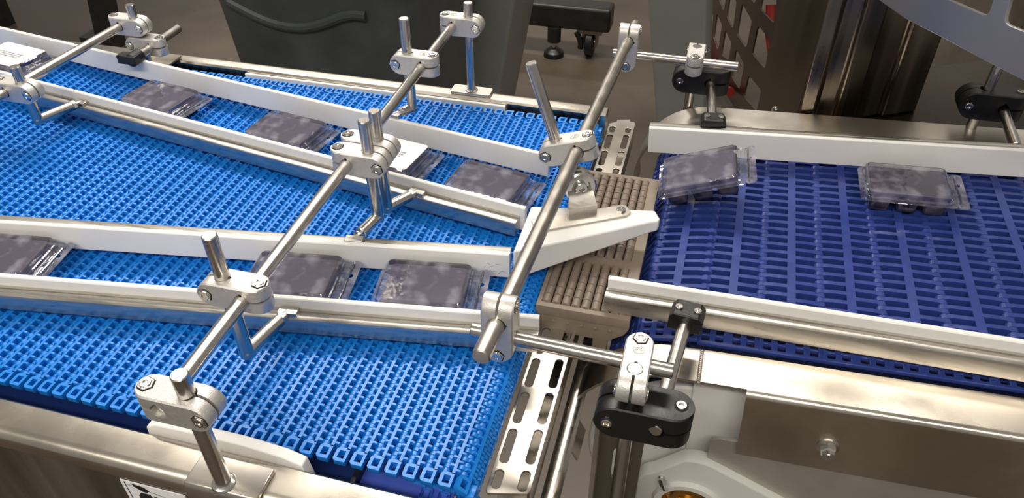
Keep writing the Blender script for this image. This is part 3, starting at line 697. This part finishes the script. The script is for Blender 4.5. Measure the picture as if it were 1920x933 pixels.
# bearing housing
bc = V((-0.0220, -0.328, -0.183))
Mb = T2 @ Matrix.Translation(bc) @ Matrix.Rotation(PI / 2, 4, 'X')      # local z points towards the camera side
def hull(cs, n=10):
    pts = []
    for (cx, cy, r, a0, a1) in cs:
        for k in range(n + 1): t = math.radians(a0 + (a1 - a0) * k / n); pts.append((cx + r * math.cos(t), cy + r * math.sin(t)))
    return pts
outl = hull([(0.098, 0.012, 0.012, -90, 62), (0.004, 0.034, 0.036, 62, 110), (-0.030, 0.018, 0.022, 110, 190), (-0.032, -0.03, 0.022, 190, 270)])
circ = [(0.029 * math.cos(2 * PI * k / 28), 0.029 * math.sin(2 * PI * k / 28) ) for k in range(28)]
hb = plate_mb(outl, [circ], 0.016, Mb, 0.002)
ringb = MB(Mb).lathe((0, 0, 0.008), (0, 0, 1), [(-0.012, 0.0288), (0.005, 0.0288), (0.005, 0.0350), (0.0, 0.0370), (-0.012, 0.0370)], 36, caps=False)
brass = MB(Mb).lathe((0, 0, 0.010), (0, 0, 1), [(0, 0.0287), (-0.004, 0.0283), (-0.012, 0.024), (-0.016, 0.0)], 36, caps=False)
insert = MB(Mb).lathe((0, 0, -0.004), (0, 0, 1), [(0, 0.019), (0.009, 0.019), (0.010, 0.017), (0.010, 0.012), (0.002, 0.011)], 32)
rib = MB(Mb).box(0.034, 0.084, 0.004, 0.010, 0.006, 0.0115)
greas = MB(Mb).lathe((-0.028, 0.036, 0.006), (-0.15, 0.1, 1), [(0, 0.0035), (0.004, 0.0035), (0.005, 0.0025), (0.008, 0.0025)], 10)
greas.lathe(Mb.inverted() @ (Mb @ V((-0.027, 0.0365, 0.013))), (0.5, -0.5, 1), [(0, 0.0044), (0.004, 0.0044), (0.006, 0.0026), (0.009, 0.0024), (0.010, 0.0015)], 6)
cap = MB(Mb).lathe((0.092, -0.008, 0.006), (0, 0, 1), [(0, 0.011), (0.006, 0.011), (0.0075, 0.009), (0.0075, 0.006), (0.004, 0.0055)], 20)
thing('bearing_housing', 'pale grey plastic bearing housing with brass bore at lower right', 'bearing', [
    ('housing', hb, GREYBRK), ('housing_ring', ringb, GREYBRK), ('brass_bore', brass, BRASS, {'label': 'brass coloured bearing bore'}), ('bearing_insert', insert, BRASS), ('rib', rib, GREYBRK, {'bev': 0.002}), ('grease_nipple', greas, BRIGHT), ('bolt', cap, STEEL)])
# upright slotted mounting bar beside the post
mb_y = pyn + 0.014
bar = plate_mb(rrect(-0.020, 0.020, -0.34, -0.004, 0.002), [rrect(-0.0055, 0.0095, -0.105, -0.055, 0.0072, 6)], 0.004, Matrix.Translation((pxn - 0.004, mb_y, bz - 0.012)) @ Matrix.Rotation(PI / 2, 4, 'X'), 0.0003)
bar2 = MB().box(pxn - 0.026, pxn - 0.022, mb_y - 0.018, mb_y + 0.002, -0.32, bz - 0.012)
thing('mounting_bar', 'upright stainless angle bar with oblong hole under the front black clamp', 'mounting bar', [('slotted_face', bar, DARKSHEET), ('side_flange', bar2, SHEET)])

# ================================================================== PACKS
LW, LH = 0.086, 0.062
def rr3(x0, x1, y0, y1, r, z): return [(x, y, z) for x, y in rrect(x0, x1, y0, y1, r, 4)]
def pack_protos():
    fz = 0.0175
    lid = MB()
    hw, hh = LW / 2, LH / 2
    lid.rings([rr3(-hw - 0.007, hw + 0.007, -hh - 0.0045, hh + 0.0045, 0.006, fz), rr3(-hw - 0.0025, hw + 0.0025, -hh - 0.0025, hh + 0.0025, 0.0055, fz + 0.0006),
               rr3(-hw - 0.002, hw + 0.002, -hh - 0.002, hh + 0.002, 0.0055, fz + 0.0035), rr3(-hw - 0.0005, hw + 0.0005, -hh - 0.0005, hh + 0.0005, 0.005, fz + 0.0040),
               rr3(-hw, hw, -hh, hh, 0.005, fz + 0.0095), rr3(-hw + 0.0015, hw - 0.0015, -hh + 0.0015, hh - 0.0015, 0.0045, fz + 0.0112)], caps=False)
    n = len(lid.v) - 24 + 24; k = len(rrect(0, 1, 0, 1, .1, 4)); lid.f.append(tuple(range(len(lid.v) - k, len(lid.v))))
    tab = plate_mb(rrect(hw + 0.0068, hw + 0.019, -hh - 0.004, hh + 0.004, 0.005), [[(hw + 0.012 + 0.0028 * math.cos(2 * PI * q / 12), 0.012 + 0.0028 * math.sin(2 * PI * q / 12)) for q in range(12)]], 0.0008, Matrix.Translation((0, 0, fz - 0.0002)))
    ridge = MB().tube([(hw + 0.0105, -hh, fz + 0.0012), (hw + 0.0112, -hh * .3, fz + 0.0018), (hw + 0.0105, hh * .3, fz + .0012), (hw + 0.0112, hh, fz + 0.0015)], 0.0009, 6)
    tray = MB()
    cw, chh = LW / 3, LH / 2
    wax = MB()
    for i in range(3):
        for j in range(2):
            x0, x1 = -hw + i * cw + 0.0018, -hw + (i + 1) * cw - 0.0018; y0, y1 = -hh + j * chh + 0.0015, -hh + (j + 1) * chh - 0.0015
            t = 0.0028
            tray.rings([rr3(x0, x1, y0, y1, 0.004, fz - 0.0006), rr3(x0 + t * .5, x1 - t * .5, y0 + t * .5, y1 - t * .5, 0.004, 0.006), rr3(x0 + t * .7, x1 - t * .7, y0 + t * .7, y1 - t * .7, 0.0045, 0.0014), rr3(x0 + t, x1 - t, y0 + t, y1 - t, 0.0045, 0.0002)], caps=False)
            kk = len(rrect(0, 1, 0, 1, .1, 4)); tray.f.append(tuple(range(len(tray.v) - kk, len(tray.v))))
    blk_ = MB(); x1, y1 = cw / 2 - 0.0022, chh / 2 - 0.0019
    blk_.rings([rr3(-x1 + 0.0026, x1 - 0.0026, -y1 + 0.0026, y1 - 0.0026, 0.004, 0.0010), rr3(-x1 + .0014, x1 - .0014, -y1 + .0014, y1 - .0014, 0.0042, 0.006), rr3(-x1, x1, -y1, y1, 0.004, fz - 0.0004)])
    g_ = 0.0042
    slab = MB().rings([rr3(-hw + .002, hw - .002, -hh + .002, hh - .002, 0.004, fz - 0.0002), rr3(-hw + g_, hw - g_, -hh + g_, hh - g_, 0.004, fz + 0.0030), rr3(-hw + g_, hw - g_, -hh + g_, hh - g_, 0.004, fz + 0.0072), rr3(-hw + g_ + .001, hw - g_ - .001, -hh + g_ + .001, hh - g_ - .001, 0.004, fz + 0.0080)])
    return lid, tab, ridge, tray, blk_, slab, fz
lid_b, tab_b, ridge_b, tray_b, blk_b, slab_b, FZP = pack_protos()
lid_me = lid_b.mesh('lid', CLEAR, ang=30); tab_me = tab_b.mesh('hang_tab', CLEAR); ridge_me = ridge_b.mesh('hinge_ridge', CLEAR)
tray_me = tray_b.mesh('tray', CLEARTRAY, ang=30); blk_me = blk_b.mesh('wax_block', WAX, ang=30); slab_me = slab_b.mesh('wax_top', WAX, ang=30)
lab_me = plate_mb(rrect(-LW / 2 + 0.001, LW / 2 - 0.001, -LH / 2 + 0.001, LH / 2 - 0.001, 0.005), [], 0.0003, Matrix.Translation((0, 0, FZP + 0.01145))).mesh('label', PAPER)
prm = MB()
rnd = random.Random(3)
for k in range(3):
    x = -0.026
    while x < 0.022:
        w_ = rnd.uniform(0.003, 0.008); prm.box(x, x + w_, 0.002 - k * 0.0045, 0.0048 - k * 0.0045, FZP + 0.0116, FZP + 0.0118); x += w_ + 0.0014
prm_me = prm.mesh('print', INK)
def pack(M, label, labelled=False):
    e = new('clamshell_pack', None); e.matrix_world = M; props(e, label, 'package', 'clear clamshell packs of wax blocks')
    lid_o = new('lid', lid_me, e); t = new('hang_tab', tab_me, lid_o); new('hinge_ridge', ridge_me, lid_o)
    new('tray', tray_me, e); new('wax_top', slab_me, e)
    for i in range(3):
        for j in range(2):
            o = new('wax_block', blk_me, e); o.location = (-LW / 2 + (i + .5) * LW / 3, -LH / 2 + (j + .5) * LH / 2, 0)
    if labelled:
        l_ = new('paper_label', lab_me, e); new('label_print', prm_me, l_)
def flatM(px_, py_, ang, T=None, z=0.028, dz=0.0003):
    p_ = Z(px_, py_, z); return Matrix.Translation((p_.x, p_.y, dz)) @ Matrix.Rotation(math.radians(ang), 4, 'Z')
def cen(pts): return sum(p[0] for p in pts) / 4, sum(p[1] for p in pts) / 4
packs = [([(735, 484), (878, 497), (863, 566), (708, 556)], 8.5, 'clear pack of violet wax at the right end of near lane', False),
         ([(492, 470), (628, 478), (612, 545), (470, 530)], 8.5, 'clear pack of violet wax crossed by the rod in near lane', False),
         ([(-45, 432), (105, 440), (45, 507), (-105, 499)], 8.5, 'clear pack of violet wax cut off by left frame edge in near lane', False),
         ([(875, 300), (988, 326), (950, 377), (838, 345)], -9, 'clear pack of violet wax at the right end of far lane', False),
         ([(506, 206), (613, 228), (563, 271), (460, 245)], -9, 'clear pack of violet wax left of the paired clamps in far lane', False),
         ([(280, 150), (367, 169), (322, 206), (228, 184)], -9, 'clear pack of violet wax in far lane between upper left rod and middle pack', False),
         ([(706, 250), (800, 274), (745, 318), (655, 292)], -9, 'white-labelled pack half hidden behind the paired clamps in far lane', True),
         ([(10, 77), (88, 97), (28, 128), (-50, 108)], -9, 'white-labelled pack at upper left frame edge in far lane', True)]
for pts, a_, lb, wl in packs:
    cx, cy = cen(pts); Mk = flatM(cx, cy, a_)
    if 'near lane' in lb:                                       # keep the flange clear of the guide rail behind it
        gv = V((G3[1][0] - G3[0][0], G3[1][1] - G3[0][1])).normalized(); gn_ = V((-gv.y, gv.x))
        gap = -(Mk.translation.xy - V(G3[0])).dot(gn_)
        if gap < 0.0368: Mk.translation -= V((gn_.x, gn_.y, 0)) * (0.0368 - gap)
    pack(Mk, lb, wl)
pack(T2 @ Matrix.Translation((0.1755, -0.001, 0.0003)) @ Matrix.Rotation(math.radians(0), 4, 'Z'), 'clear pack of violet wax lying flat on the dark blue belt')
Rt = Matrix.Rotation(math.hypot(0.0819, 0.2934, 0.0727), 4, V((0.0819, -0.2934, 0.0727)))
pack(T2 @ Matrix.Translation((-0.0555, -0.0440, 0.0475)) @ Rt @ Matrix.Translation((0, 0, -0.0287)), 'tilted clear pack climbing onto the dark blue belt against tall white rail')

# ================================================================== BACKGROUND
def taper_box(c, w0, d0, w1, d1, z0, z1, rz=0, r=0.05):
    M = Matrix.Translation((c[0], c[1], 0)) @ Matrix.Rotation(rz, 4, 'Z')
    m = MB(M); m.rings([rr3(-w / 2, w / 2, -d / 2, d / 2, r, z) for w, d, z in ((w0, d0, z0), (w1, d1, z1))]); return m
# big dark bin
bl, br = Yp(425, 90, 1.10), Yp(772, 150, 1.10)
cxb = (bl.x + br.x) / 2; wbn = br.x - bl.x
bz1 = -0.02
body = taper_box((cxb, 1.36), wbn * 0.86, 0.44, wbn * 1.06, 0.56, FZ, bz1, 0, 0.06)
rim = taper_box((cxb, 1.36), wbn * 1.12, 0.62, wbn * 1.13, 0.63, bz1 - 0.015, bz1 + 0.05, 0, 0.07)
lipc = MB(); pts = []
for k in range(13):
    t = k / 12; xx = cxb - wbn * 0.40 + wbn * 0.72 * t
    zz = -0.105 - 0.045 * math.sin(PI * min(1, t * 1.15)) ; f_ = (zz - FZ) / (bz1 - FZ); yy = 1.36 - (0.22 + 0.06 * f_) - 0.001
    pts.append((xx, yy, zz))
lipc.tube(pts, 0.012, 10)
thing('waste_bin', 'large dark green-grey plastic bin standing behind the left conveyor', 'bin', [('bin_body', body, BINM), ('rim', rim, BINM), ('moulded_ridge', lipc, BINM)])
# grey tapered bins: front face read at two heights, carried down to the floor
def grey_bin(tl_, tr_, bl_, br_, y, dep_, label):
    a0, a1, c0, c1 = Yp(*tl_, y), Yp(*tr_, y), Yp(*bl_, y), Yp(*br_, y)
    def lerp(p_, q_, z): t = (z - p_.z) / (q_.z - p_.z); return p_.x + (q_.x - p_.x) * t
    zt = max(a0.z, a1.z) + 0.12
    def ring(z, g=0.0): 
        x0, x1 = lerp(a0, c0, z), lerp(a1, c1, z); r_ = 0.012
        return rr3(x0 - g, x1 + g, y - g, y + dep_ * (0.8 + 0.2 * (z - FZ) / (zt - FZ)) + g, r_, z)
    bd = MB().rings([ring(FZ), ring(zt)]); rm = MB().rings([ring(zt - 0.01, 0.02), ring(zt + 0.02, 0.022)])
    thing('slim_bin', label, 'bin', [('bin_body', bd, GREYP), ('rim', rm, GREYP)])
grey_bin((827, 0), (965, 0), (836, 158), (936, 175), 1.75, 0.36, 'slim grey plastic bin right of the dark bin')
grey_bin((1214, 0), (1325, 0), (1230, 228), (1318, 228), 1.62, 0.36, 'slim grey plastic bin left of the machine guard')
# cart base with levelling foot and caster
fc = Z(1105, 103, FZ); ff = Z(1038, 104, FZ)
bx1 = Yp(1146, 35, fc.y - 0.03).x; bzt = Yp(1060, 8, fc.y - 0.03).z; bzb = Yp(1060, 52, fc.y - 0.03).z
beam = MB().box(bx1 - 1.0, bx1, fc.y - 0.05, fc.y + 0.05, bzb, bzt)
foot = MB().lathe((ff.x, ff.y, FZ), (0, 0, 1), [(0, 0.042), (0.02, 0.040), (0.035, 0.02)], 20); stem = MB().cyl((ff.x, ff.y, FZ + 0.03), (ff.x, ff.y, bzb), 0.010, 12)
sock = MB().cyl((ff.x, ff.y, bzb - 0.055), (ff.x, ff.y, bzb + .004), 0.028, 16); fn = MB().lathe((ff.x, ff.y, FZ + 0.05), (0, 0, 1), [(0, 0.02), (0.02, 0.02)], 6)
wr = 0.058
wheel = MB().lathe((fc.x - 0.018, fc.y, FZ + wr), (1, 0, 0), [(0, wr * .8), (0.006, wr), (0.030, wr), (0.036, wr * .8)], 28)
hub = MB().lathe((fc.x - 0.022, fc.y, FZ + wr), (1, 0, 0), [(0, 0.022), (0.044, 0.022)], 16)
fork = MB().box(fc.x - 0.030, fc.x - 0.025, fc.y - 0.03, fc.y + 0.03, FZ + wr - 0.01, bzb - 0.01).box(fc.x + 0.025, fc.x + 0.030, fc.y - 0.03, fc.y + 0.03, FZ + wr - 0.01, bzb - 0.01).box(fc.x - 0.05, fc.x + 0.05, fc.y - 0.04, fc.y + 0.04, bzb - 0.014, bzb + .002)
brk = MB().tube([(fc.x - 0.052 + 0.02 * math.sin(t * .5), fc.y - .035, FZ + wr + 0.05 - 0.05 * t / 3) for t in range(5)], 0.012, 8)
thing('equipment_cart', 'black steel cart base with levelling foot and caster in the background', 'cart', [
    ('base_beam', beam, BLACKM, {'bev': 0.012}), ('levelling_foot', foot, BLACKP, {'sub': [('foot_stem', stem, BRIGHT), ('foot_nut', fn, BRIGHT)]}), ('foot_socket', sock, BLACKM),
    ('caster_wheel', wheel, BLACKP, {'sub': [('hub', hub, STEEL)]}), ('caster_fork', fork, DARKSHEET), ('brake_lever', brk, BLACKP)])
# dark table leg and floor rail at upper left
tl = Z(200, 92, FZ); tt = Yp(168, -60, tl.y)
leg = MB(); wv = V((0.045, 0, 0)); dv = V((0, 0.06, 0))
leg.rings([[tl - wv, tl + wv, tl + wv + dv, tl - wv + dv], [tt - wv, tt + wv, tt + wv + dv, tt - wv + dv]])
ft = MB().box(tl.x - 0.10, tl.x + 0.05, tl.y - 0.02, tl.y + 0.07, FZ, FZ + 0.05)
tl2 = Z(4, 52, FZ); leg2 = MB().box(tl2.x - 0.06, tl2.x + 0.02, tl2.y, tl2.y + 0.06, FZ, FZ + 0.8)
tp = MB().box(tt.x - 1.9, tt.x + 0.3, tl2.y - 0.2, tl2.y + 0.6, FZ + 0.8, FZ + 0.84)
thing('work_table', 'dark steel table legs at the upper left frame edge', 'table', [('leg', leg, BLACKM), ('leg', leg2, BLACKM), ('foot_rail', ft, BLACKM), ('table_top', tp, DARKSHEET)])
# machine guard: upright sheet standing at an angle on the floor, windows read from the photograph on that sheet
K0, K1 = Z(1388, 216, FZ + 0.04), Z(1365, 180, FZ + 0.04)
gd = (K0 - K1); gd.z = 0; gd.normalize()                        # runs right and towards the camera
gn = gd.cross(UZ)                                               # faces the camera side
Mc = Matrix((gd, UZ, gn)).transposed().to_4x4(); Mc.translation = V((K0.x, K0.y, 0))
def on_sheet(px_, py_):
    r_ = ray(px_, py_); t_ = (V((K0.x, K0.y, 0)) - C).dot(gn) / r_.dot(gn); h_ = C + r_ * t_
    return ((h_ - V((K0.x, K0.y, 0))).dot(gd), h_.z)
def soft(q4, f=0.16):
    pts_ = []
    for k in range(4):
        p_, c_, n_ = V(q4[k - 1]), V(q4[k]), V(q4[(k + 1) % 4])
        L_ = min((p_ - c_).length, (n_ - c_).length) * f
        a_ = c_ + (p_ - c_).normalized() * L_; b_ = c_ + (n_ - c_).normalized() * L_
        pts_ += [tuple(a_), tuple((a_ + b_ + c_ * 2) / 4), tuple(b_)]
    return pts_
quads = [[(445, 545), (540, 655), (505, 815), (410, 700)], [(352, 350), (415, 465), (380, 655), (325, 560)], [(275, 215), (322, 310), (300, 440), (245, 400)], [(215, 95), (253, 180), (225, 370), (190, 275)],
         [(515, 180), (605, 290), (568, 505), (470, 390)], [(398, 20), (472, 150), (430, 355), (360, 250)], [(312, -60), (360, 10), (333, 215), (285, 125)], [(160, 50), (190, 110), (178, 245), (152, 150)],
         [(570, -110), (655, 0), (632, 172), (530, 65)], [(470, -230), (535, -130), (490, 30), (445, -40)], [(245, -80), (282, -20), (266, 85), (232, 5)]]
wins = [soft([on_sheet(1290 + x_ * 0.2574, y_ * 0.2574) for x_, y_ in q_]) for q_ in quads]
ul = on_sheet(1318, 60)[0]; ur = on_sheet(1538, 60)[0]
sheet = plate_mb([(ul, FZ + 0.04), (ur, FZ + 0.04), (ur, 0.75), (ul, 0.75)], wins, 0.006, Mc, 0.0005)
edgep = MB(Mc).box(ur, ur + 0.012, FZ + 0.04, 0.75, -0.06, 0.012)
us, zs = on_sheet(1455, 206)
scw = MB(Mc).lathe((us, zs, 0.003), (0, 0, 1), [(0, 0.013), (0.005, 0.012), (0.009, 0.007)], 14)
back = MB(Mc).box(ul, ur, FZ + 0.02, 0.75, -0.62, -0.60)
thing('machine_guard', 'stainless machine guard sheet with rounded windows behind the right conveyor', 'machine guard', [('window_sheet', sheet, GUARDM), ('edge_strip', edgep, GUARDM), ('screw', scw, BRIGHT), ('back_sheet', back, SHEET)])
for pts_, dp_, lb in (([(1428, 10), (1426, 60), (1432, 110), (1440, 170), (1448, 230)], 0.012, 'dark red hose seen through the right windows of guard'),
                      ([(1313, 20), (1311, 50), (1318, 80), (1328, 110), (1345, 150), (1385, 172)], -0.05, 'dark red hose at the left edge of guard')):
    pp = []
    for a_ in pts_:
        u_, v_ = on_sheet(*a_); pp.append(Mc @ V((u_, v_, -dp_ - 0.02)))
    solo('hose', MB().tube(pp, 0.017, 10), RED, lb, 'hose', 'red hoses')
# deck plate behind the far flange and the polished column standing on it
dk = MB(T2).prism([(0.125, 0.190), (0.9, 0.190), (0.9, 0.72), (0.3487, 0.4615), (0.2473, 0.4126), (0.20, 0.39), (0.125, 0.25)], -0.030, -0.026)
solo('deck_plate', dk, DECKM, 'stainless deck plate with painted-in shade behind the dark blue belt', 'plate')
zd = (T2 @ V((0.15, 0.25, -0.0258))).z
f0, f1, f2 = Z(1492, 236, zd), Z(1580, 229, zd + 0.003), Z(1718, 200, zd + 0.012)
bk0 = f0 + V((0.02, 0.12, 0)); bk1 = f2 + V((0.01, 0.10, 0))
base = [f0, f0 + (f1 - f0) * 0.3 + V((0, -.004, 0)), f0 + (f1 - f0) * 0.36 + V((0, .006, 0)), f0 + (f1 - f0) * 0.72 + V((0, .004, 0)), f0 + (f1 - f0) * 0.78 + V((0, -.004, 0)), f1, f1 + (f2 - f1) * 0.12, f1 + (f2 - f1) * 0.16 + V((0, .008, 0)), f1 + (f2 - f1) * 0.5 + V((0, .010, 0)), f1 + (f2 - f1) * 0.55 + V((0, .002, 0)), f2, bk1, bk0]
zc0 = max(v.z for v in base) + 0.002
colm = MB(); colm.rings([[(v.x, v.y, (T2 @ V((v.x - O2.x, v.y - O2.y, -0.0255))).z) for v in base], [(v.x, v.y, 1.0) for v in base]])
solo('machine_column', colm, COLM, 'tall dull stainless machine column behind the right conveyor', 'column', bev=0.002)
# slotted cage panel, upper right
q0, q1 = Yp(1650, -2, 0.66), Yp(1925, 150, 0.50)
dx = (q1 - q0); dxh = V((dx.x, dx.y, 0)).normalized()
Mq = Matrix((dxh, UZ, dxh.cross(UZ))).transposed().to_4x4(); Mq.translation = V((q0.x, q0.y, 0))
nq = dxh.cross(UZ)
def on_cage(px_, py_):
    r_ = ray(px_, py_); t_ = (V((q0.x, q0.y, 0)) - C).dot(nq) / r_.dot(nq); h_ = C + r_ * t_
    return ((h_ - V((q0.x, q0.y, 0))).dot(dxh), h_.z)
outq = [on_cage(*a_) for a_ in ((1560, -60), (1650, -2), (1700, 33), (1780, 74), (1850, 112), (1925, 150), (2100, 240), (2150, -150), (1560, -180))]
hq = [soft([on_cage(*a_) for a_ in q_]) for q_ in ([(1745, -90), (1880, -40), (1855, 32), (1768, -6)], [(1905, -30), (2010, 20), (1985, 85), (1884, 44)])]
cq = plate_mb(outq, hq, 0.005, Mq, 0.0006)
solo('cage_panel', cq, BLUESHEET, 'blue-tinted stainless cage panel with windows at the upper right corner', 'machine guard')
